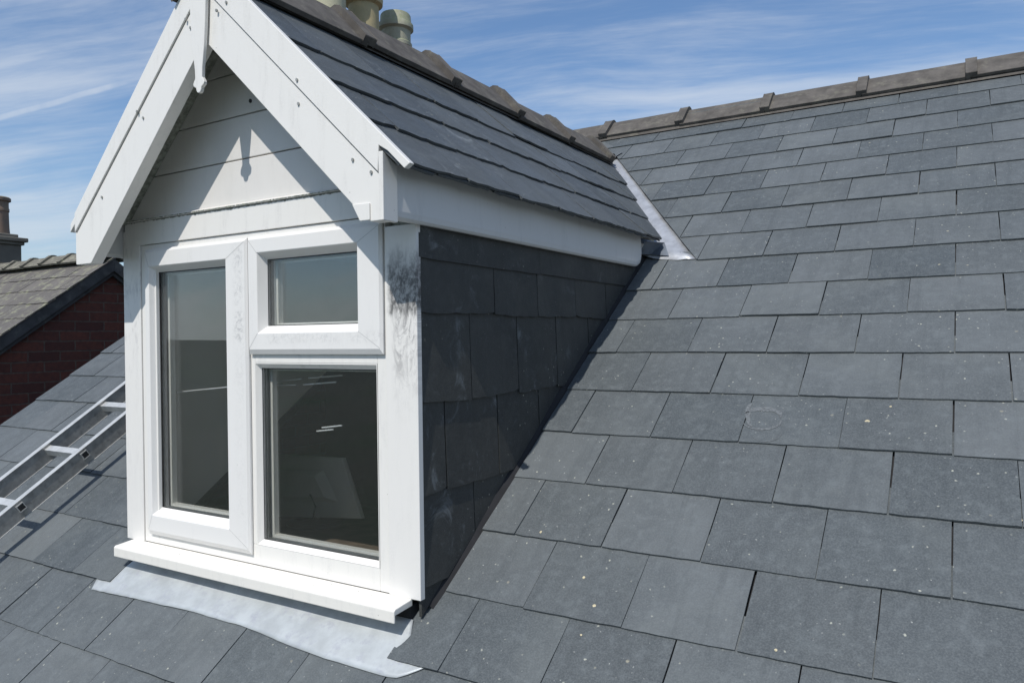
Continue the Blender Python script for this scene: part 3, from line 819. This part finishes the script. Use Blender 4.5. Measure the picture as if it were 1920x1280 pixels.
# apron flashing with a wavy lower edge
mb = MB()
top = []; bot = []
NN = 60
lowpts = [(-1.262, -.112), (-1.244, -.147), (-1.05, -.140), (-.80, -.130), (-.548, -.129), (-.205, -.153), (.014, -.151), (.055, -.125), (.085, -.098)]
def interp(u):
    for (a, va_), (bq, vb_) in zip(lowpts[:-1], lowpts[1:]):
        if a <= u <= bq: return va_+(vb_-va_)*(u-a)/(bq-a)
    return lowpts[-1][1]
grid = []
for i in range(NN+1):
    u = -1.262+(.085+1.262)*i/NN
    lo = interp(u)+rnd(.0007)+.001*sin(u*23); hi = .0
    if u < -1.19: hi = -.075
    if u > -.012: hi = -.055
    row = []
    for q in range(9):
        t = q/8; v = lo+(hi-lo)*t
        h = .0005 + .0009*sin(u*15+t*3)*(.4+t) + .0035*t + (.0012*abs(sin(u*9))*(1 if q == 0 else 0))
        if u < -1.19 or u > -.012: h = min(h, -.0005)
        row.append(len(mb.v)); mb.v.append(ROOF.pt(u, v, h))
    grid.append(row)
for i in range(NN):
    for q in range(8): mb.face([grid[i][q], grid[i+1][q], grid[i+1][q+1], grid[i][q+1]])
o = mb.build('apron_flashing', 'zinc', house, smooth=True)
so_ = o.modifiers.new('thick', 'SOLIDIFY'); so_.thickness = .0018; so_.offset = -1
# cheek hung with slates (right and left), lapped downward
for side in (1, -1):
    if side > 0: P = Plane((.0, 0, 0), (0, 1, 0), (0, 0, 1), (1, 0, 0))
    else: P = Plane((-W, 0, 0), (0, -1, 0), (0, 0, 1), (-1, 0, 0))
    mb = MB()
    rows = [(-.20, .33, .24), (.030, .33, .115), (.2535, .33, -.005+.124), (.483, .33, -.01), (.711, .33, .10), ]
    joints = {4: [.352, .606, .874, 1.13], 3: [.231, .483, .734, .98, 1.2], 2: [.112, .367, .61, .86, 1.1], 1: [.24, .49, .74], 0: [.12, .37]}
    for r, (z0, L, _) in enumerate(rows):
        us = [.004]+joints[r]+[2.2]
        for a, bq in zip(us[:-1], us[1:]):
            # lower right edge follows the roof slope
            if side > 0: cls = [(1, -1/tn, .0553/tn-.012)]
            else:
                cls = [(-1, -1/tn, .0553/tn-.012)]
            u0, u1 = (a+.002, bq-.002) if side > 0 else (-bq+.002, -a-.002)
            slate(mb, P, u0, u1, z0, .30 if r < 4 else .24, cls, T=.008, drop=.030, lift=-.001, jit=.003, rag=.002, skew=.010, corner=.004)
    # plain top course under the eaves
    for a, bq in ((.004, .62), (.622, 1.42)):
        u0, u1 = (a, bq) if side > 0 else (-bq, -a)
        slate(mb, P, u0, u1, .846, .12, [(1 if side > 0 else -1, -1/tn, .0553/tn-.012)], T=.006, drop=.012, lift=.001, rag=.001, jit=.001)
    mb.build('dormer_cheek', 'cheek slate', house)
    mb = MB()   # boarding behind the cheek slates
    x0, x1 = (-.06, -.024) if side > 0 else (-W+.024, -W+.06)
    mb.prism([(.05, -.03), (1.62, 1.04), (.05, 1.04)], 'x', x0, x1)
    mb.build('cheek_wall', 'plaster', house)

# near-black strip painting in the shaded gap in the angle between cheek and roof
mb = MB()
mb.add([ROOF.pt(-.012, .045, .016), ROOF.pt(.012, .045, -.012), ROOF.pt(.012, 1.9, -.012), ROOF.pt(-.012, 1.9, .016)], [(0, 1, 2, 3)])
mb.build('gap_shade', 'underlay and gap shade', house)

# fascia and soffit of the dormer eaves
for side in (1, -1):
    mb = MB()
    X = (lambda x: x) if side > 0 else (lambda x: -W-x+.004)
    n = 14; y0, y1 = -.103, 1.425
    prof = [(.006, 1.082), (.022, 1.078), (.0235, .99), (.0245, .945), (.0225, .932), (.017, .926), (.006, .926)]
    yl = [y0+(y1-.05-y0)*i/n for i in range(n+1)]+[y1-.03, y1-.012, y1-.003, y1]
    zb = [0]*(n+1)+[.004, .012, .024, .040]
    base = len(mb.v)
    for yy, zz in zip(yl, zb):
        for (px_, pz) in prof:
            pz2 = pz if pz > 1.0 else pz+zz
            pz2 = pz2 - (zz*1.0 if pz > 1.0 else 0)
            mb.v.append(Vector((X(px_+.0012*sin(yy*5)), yy, pz2)))
    m_ = len(prof)
    for k in range(len(yl)-1):
        for q in range(m_):
            f = [base+k*m_+q, base+k*m_+(q+1) % m_, base+(k+1)*m_+(q+1) % m_, base+(k+1)*m_+q]
            mb.face(f[::-1] if side > 0 else f)
    mb.face([base+q for q in range(m_)]); mb.face([base+(len(yl)-1)*m_+q for q in range(m_)][::-1])
    mb.build('fascia', 'fascia plastic', house)
    mb = MB()
    if side > 0: mb.box(-.02, .0055, -.10, 1.35, .931, .937)
    else: mb.box(X(.0055), -W+.0, -.10, 1.35, .931, .937); mb.box(X(.0055), -W+.02, -.105, -.095, .938, 1.03)
    mb.build('soffit', 'white plastic', house)

# ================================================================== seen through the glass
mb = MB(); mb.box(-W+.052, -.052, .06, 1.5, .985, 1.0); mb.build('dormer_ceiling', 'plaster', house)
mb = MB(); mb.box(-W+.05, -.05, .06, .16, .0, .008); mb.box(-W+.05, -.05, .06, .09, -.4, .0); mb.build('inner_sill', 'monitor plastic', house)
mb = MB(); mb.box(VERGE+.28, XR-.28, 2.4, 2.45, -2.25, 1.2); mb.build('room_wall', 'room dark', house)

desk = thing('desk', 'dark desk inside the room behind the lower right window pane', 'desk', (-1.3, .9, -2.25))
mb = MB(); mb.box(-2.1, -.45, .55, 1.35, -.215, -.185); mb.build('desk_top', 'desk', desk, bevel=.003)
for x in (-2.08, -.51):
    for y in (.57, 1.29):
        mb = MB(); mb.box(x, x+.04, y, y+.04, -2.25, -.216); mb.build('leg', 'desk', desk)

mon = thing('computer_monitor', 'beige computer monitor seen from behind on the desk inside the window', 'monitor', (-1.3, 1.0, -.185))
def ypt(a, bq, y): x, z = yp(a, bq, y); return Vector((x, y, z))
TL, TR, BR, BL = ypt(508, 850, 1.04), ypt(641, 858, .94), ypt(677, 972, .90), ypt(520, 968, .99)
def slab(mb, q, t, mi=0):
    nrm = (q[1]-q[0]).cross(q[2]-q[0]).normalized()
    if nrm.y > 0: nrm = -nrm
    b = [p-nrm*t for p in q]
    mb.add(list(q)+b, [(0, 1, 2, 3), (7, 6, 5, 4), (0, 4, 5, 1), (1, 5, 6, 2), (2, 6, 7, 3), (3, 7, 4, 0)], mi=mi)
    return nrm
mb = MB(); nrm = slab(mb, [TL, TR, BR, BL], .022); mb.build('screen_housing', 'monitor plastic', mon, bevel=.003)
def bil(s_, t_): return (TL*(1-s_)+TR*s_)*(1-t_)+(BL*(1-s_)+BR*s_)*t_
outer = [bil(.08, .26), bil(.72, .22), bil(.80, .74), bil(.10, .76)]
inner = [bil(.14, .34), bil(.64, .32), bil(.70, .66), bil(.16, .68)]
mb = MB(); mb.add([p+nrm*.001 for p in outer]+[p+nrm*.025 for p in inner], [(4, 5, 6, 7), (0, 1, 5, 4), (1, 2, 6, 5), (2, 3, 7, 6), (3, 0, 4, 7)])
mb.build('rear_cover', 'monitor plastic', mon, bevel=.003)
st = bil(.45, .7)
mb = MB(); M_ = Matrix.Translation(Vector((st.x, st.y+.03, 0))) @ Matrix.Rotation(R(-20), 4, 'Z')
mb.box(-.03, .03, -.012, .012, -.183, st.z, M_); mb.build('stand', 'monitor dark', mon, bevel=.002)
mb = MB(); mb.lathe([(.001, -.184), (.13, -.184), (.13, -.176), (.11, -.169), (.001, -.168)], st.x+.02, st.y+.02, 30); mb.build('stand_base', 'monitor dark', mon)
mb = MB(); mb.tube([bil(.55, .62)+nrm*.03, bil(.6, .8)+nrm*.035, bil(.5, 1.0)+nrm*.02, Vector((st.x-.06, st.y-.02, -.17))], .004); mb.build('cable', 'gasket and hollow shade', mon)

rod = thing('glint_rod', 'thin shiny glint rod added behind the left window pane to stand for a reflection', 'glint rod', (-1.0, .10, .45))  # rods added to give the bright reflection streaks in the panes
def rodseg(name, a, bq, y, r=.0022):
    mb = MB(); mb.tube([ypt(*a, y), ypt(*bq, y)], r, 8); return mb.build(name, 'glint silver', rod)
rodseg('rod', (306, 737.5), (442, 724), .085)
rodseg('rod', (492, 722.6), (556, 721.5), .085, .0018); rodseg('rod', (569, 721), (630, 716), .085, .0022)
rod2 = thing('glint_rod', 'short shiny double rod added behind the lower right window pane to stand for reflections', 'glint rod', (-.8, .12, .47))
mb = MB(); mb.tube([ypt(519, 715.5, .10), ypt(565, 710, .10)], .002, 8); mb.build('rod', 'glint silver', rod2)
mb = MB(); mb.tube([ypt(579, 708.5, .10), ypt(642, 703.5, .10)], .0022, 8); mb.build('rod', 'glint silver', rod2)
rod3 = thing('glint_rod', 'lower pair of short shiny rods above the monitor added behind the glass to stand for reflections', 'glint rod', (-.6, .12, .33))
mb = MB(); mb.tube([ypt(604, 801.5, .11), ypt(641, 797.5, .11)], .0024, 8); mb.build('rod', 'glint silver', rod3)
mb = MB(); mb.tube([ypt(594, 808, .11), ypt(625, 805, .11)], .0022, 8); mb.build('rod', 'glint silver', rod3)

# ================================================================== ladder on the slates
lad = thing('ladder', 'aluminium ladder lying up the slates left of the dormer', 'ladder', tuple(ROOF.pt(-1.96, -1.7, .05)))
LS0, LS1 = -1.75, 2.6
def rbox(mb, x0, x1, s0, s1, h0, h1, mi=0):
    vs = [ROOF.pt(x, s, h) for h in (h0, h1) for (x, s) in ((x0, s0), (x1, s0), (x1, s1), (x0, s1))]
    mb.add(vs, [(0, 3, 2, 1), (4, 5, 6, 7), (0, 1, 5, 4), (1, 2, 6, 5), (2, 3, 7, 6), (3, 0, 4, 7)], mi=mi)
for (xa, xb, outx) in ((-2.112, -2.084, -2.112), (-1.846, -1.820, -1.820)):
    mb = MB()
    rbox(mb, xa+.002, xb-.002, LS0, LS1, .073, .134)
    rbox(mb, xa, xb, LS0, LS1, .1345, .138, 1); rbox(mb, xa, xb, LS0, LS1, .069, .0725, 1)
    o = mb.build('stile', ['aluminium dull', 'aluminium'], lad, bevel=.0008)
k = -5
while .017+.285*k < LS1-.1:
    s = .017+.285*k
    mb = MB(); a, c = .0145, .0115
    # hollow square rung poking through both stiles
    x0, x1 = -2.116, -1.8165; hc = .112
    ring = lambda x, q: [ROOF.pt(x, s-q, hc-q), ROOF.pt(x, s+q, hc-q), ROOF.pt(x, s+q, hc+q), ROOF.pt(x, s-q, hc+q)]
    b = len(mb.v); mb.v += ring(x0, a)+ring(x1, a)+ring(x0, c)+ring(x1, c)
    for i in range(4):
        j = (i+1) % 4
        mb.face([b+i, b+4+i, b+4+j, b+j]); mb.face([b+8+j, b+12+j, b+12+i, b+8+i])
        mb.face([b+4+i, b+12+i, b+12+j, b+4+j]); mb.face([b+i, b+j, b+8+j, b+8+i])
    mb.box(0, 0, 0, 0, 0, 0) if False else None
    vs = ring(x1-.0025, c*.99); mb.add(vs, [(0, 1, 2, 3)], mi=1)  # black plate paints in the shade inside the hollow rung end
    mb.build('rung', ['aluminium', 'gasket and hollow shade'], lad)
    k += 1
# ladder rests on rubber-faced spreader bars
for s in (-1.5, 2.3):
    mb = MB(); rbox(mb, -2.2, -1.74, s, s+.04, .002, .068); mb.build('spreader', 'gasket and hollow shade', lad)

# ================================================================== neighbouring house
XN = -4.6
nb = thing('neighbour_house', 'neighbouring red brick house with old lichened slate roof at left', 'house', (-7.5, 2.0, gz))
sn = .742; yR, zR = 1.965, 1.325
def nz(y): return zR-(yR-y)*sn
ye0 = -1.6
NP = Plane((0, ye0, nz(ye0)), (1, 0, 0), (0, 1, sn))
nl = (yR-ye0)*math.hypot(1, sn)
mb = MB()
k = 0
while k*.19 < nl-.04:
    for j in range(0, 26):
        u1 = XN+.03-j*.30-(k % 2)*.15+.30; u0 = u1-.296
        slate(mb, NP, u0, u1, k*.19, min(.26, nl-k*.19), [(1, 0, XN+.03)], T=.007, jit=.004, rag=.003, skew=.008, corner=.006)
    k += 1
mb.build('slate_roof', 'old slate', nb)
mb = MB()
NPB = Plane((0, 2*yR-ye0, nz(ye0)), (-1, 0, 0), (0, -1, sn))
xl = -12.5
for P, s_ in ((NP, 1), (NPB, -1)):
    a = [P.pt(s_*xl, 0, -.012), P.pt(s_*(XN+.02), 0, -.012), P.pt(s_*(XN+.02), nl, -.012), P.pt(s_*xl, nl, -.012)]
    mb.add(a+[p-P.N*.03 for p in a], [(0, 1, 2, 3) if s_ > 0 else (3, 2, 1, 0), (7, 6, 5, 4), (0, 4, 5, 1), (1, 5, 6, 2), (2, 6, 7, 3), (3, 7, 4, 0)])
mb.build('roof_deck', 'old slate', nb)
# verge boards
for s_ in (1, -1):
    mb = MB()
    yy = lambda y: y if s_ > 0 else 2*yR-y
    pl_ = [(yy(ye0), nz(ye0)-.02), (yR, zR-.02), (yR, zR-.115), (yy(ye0), nz(ye0)-.115)]
    mb.prism(pl_, 'x', XN-.02, XN+.022)
    pl_ = [(yy(ye0), nz(ye0)-.116), (yR, zR-.116), (yR, zR-.150), (yy(ye0), nz(ye0)-.150)]
    mb.prism(pl_, 'x', XN-.02, XN+.004)
    mb.build('bargeboard', 'bargeboard dark', nb, bevel=.003)
mb = MB(); mb.prism([(ye0+.15, gz), (2*yR-ye0-.15, gz), (2*yR-ye0-.15, nz(ye0+.15)-.06), (yR, zR-.06), (ye0+.15, nz(ye0+.15)-.06)], 'x', XN-.25, XN-.03)
mb.build('gable_wall', 'brick side', nb)
mb = MB(); mb.box(xl, XN-.25, ye0+.15, ye0+.37, gz, nz(ye0+.15)-.1); mb.build('front_wall', 'brick front', nb)
mb = MB(); mb.box(xl, XN-.25, 2*yR-ye0-.37, 2*yR-ye0-.15, gz, nz(ye0+.15)-.1)
mb.build('rear_wall', 'brick front', nb)
x = XN+.02
while x > xl+.3:
    ridge_tile(nb, 'x', x-.30, x, yR, zR+.062, .105, .085, 'old ridge', x-.30, clen=.045, cthick=.016)
    x -= .30
mb = MB(); cx1 = -6.55
mb.box(cx1-.75, cx1, 1.72, 2.235, .9, 1.585); mb.box(cx1-.77, cx1+.02, 1.70, 2.255, 1.585, 1.615); mb.box(cx1-.79, cx1+.04, 1.68, 2.28, 1.615, 1.655); mb.box(cx1-.74, cx1-.02, 1.73, 2.22, 1.655, 1.69)
nch = mb.build('chimney', 'render', nb, bevel=.008)
mb = MB(); mb.lathe([(.108, 1.67), (.102, 1.75), (.098, 1.90), (.104, 1.905), (.104, 1.93), (.099, 1.94), (.099, 1.995), (.118, 2.005), (.118, 2.03), (.106, 2.04), (.085, 2.04), (.08, 1.8)], cx1-.15, 2.09, 36)
o = mb.build('chimney_pot', 'pot red', nch, smooth=True); o.modifiers.new('e', 'EDGE_SPLIT').split_angle = R(40)
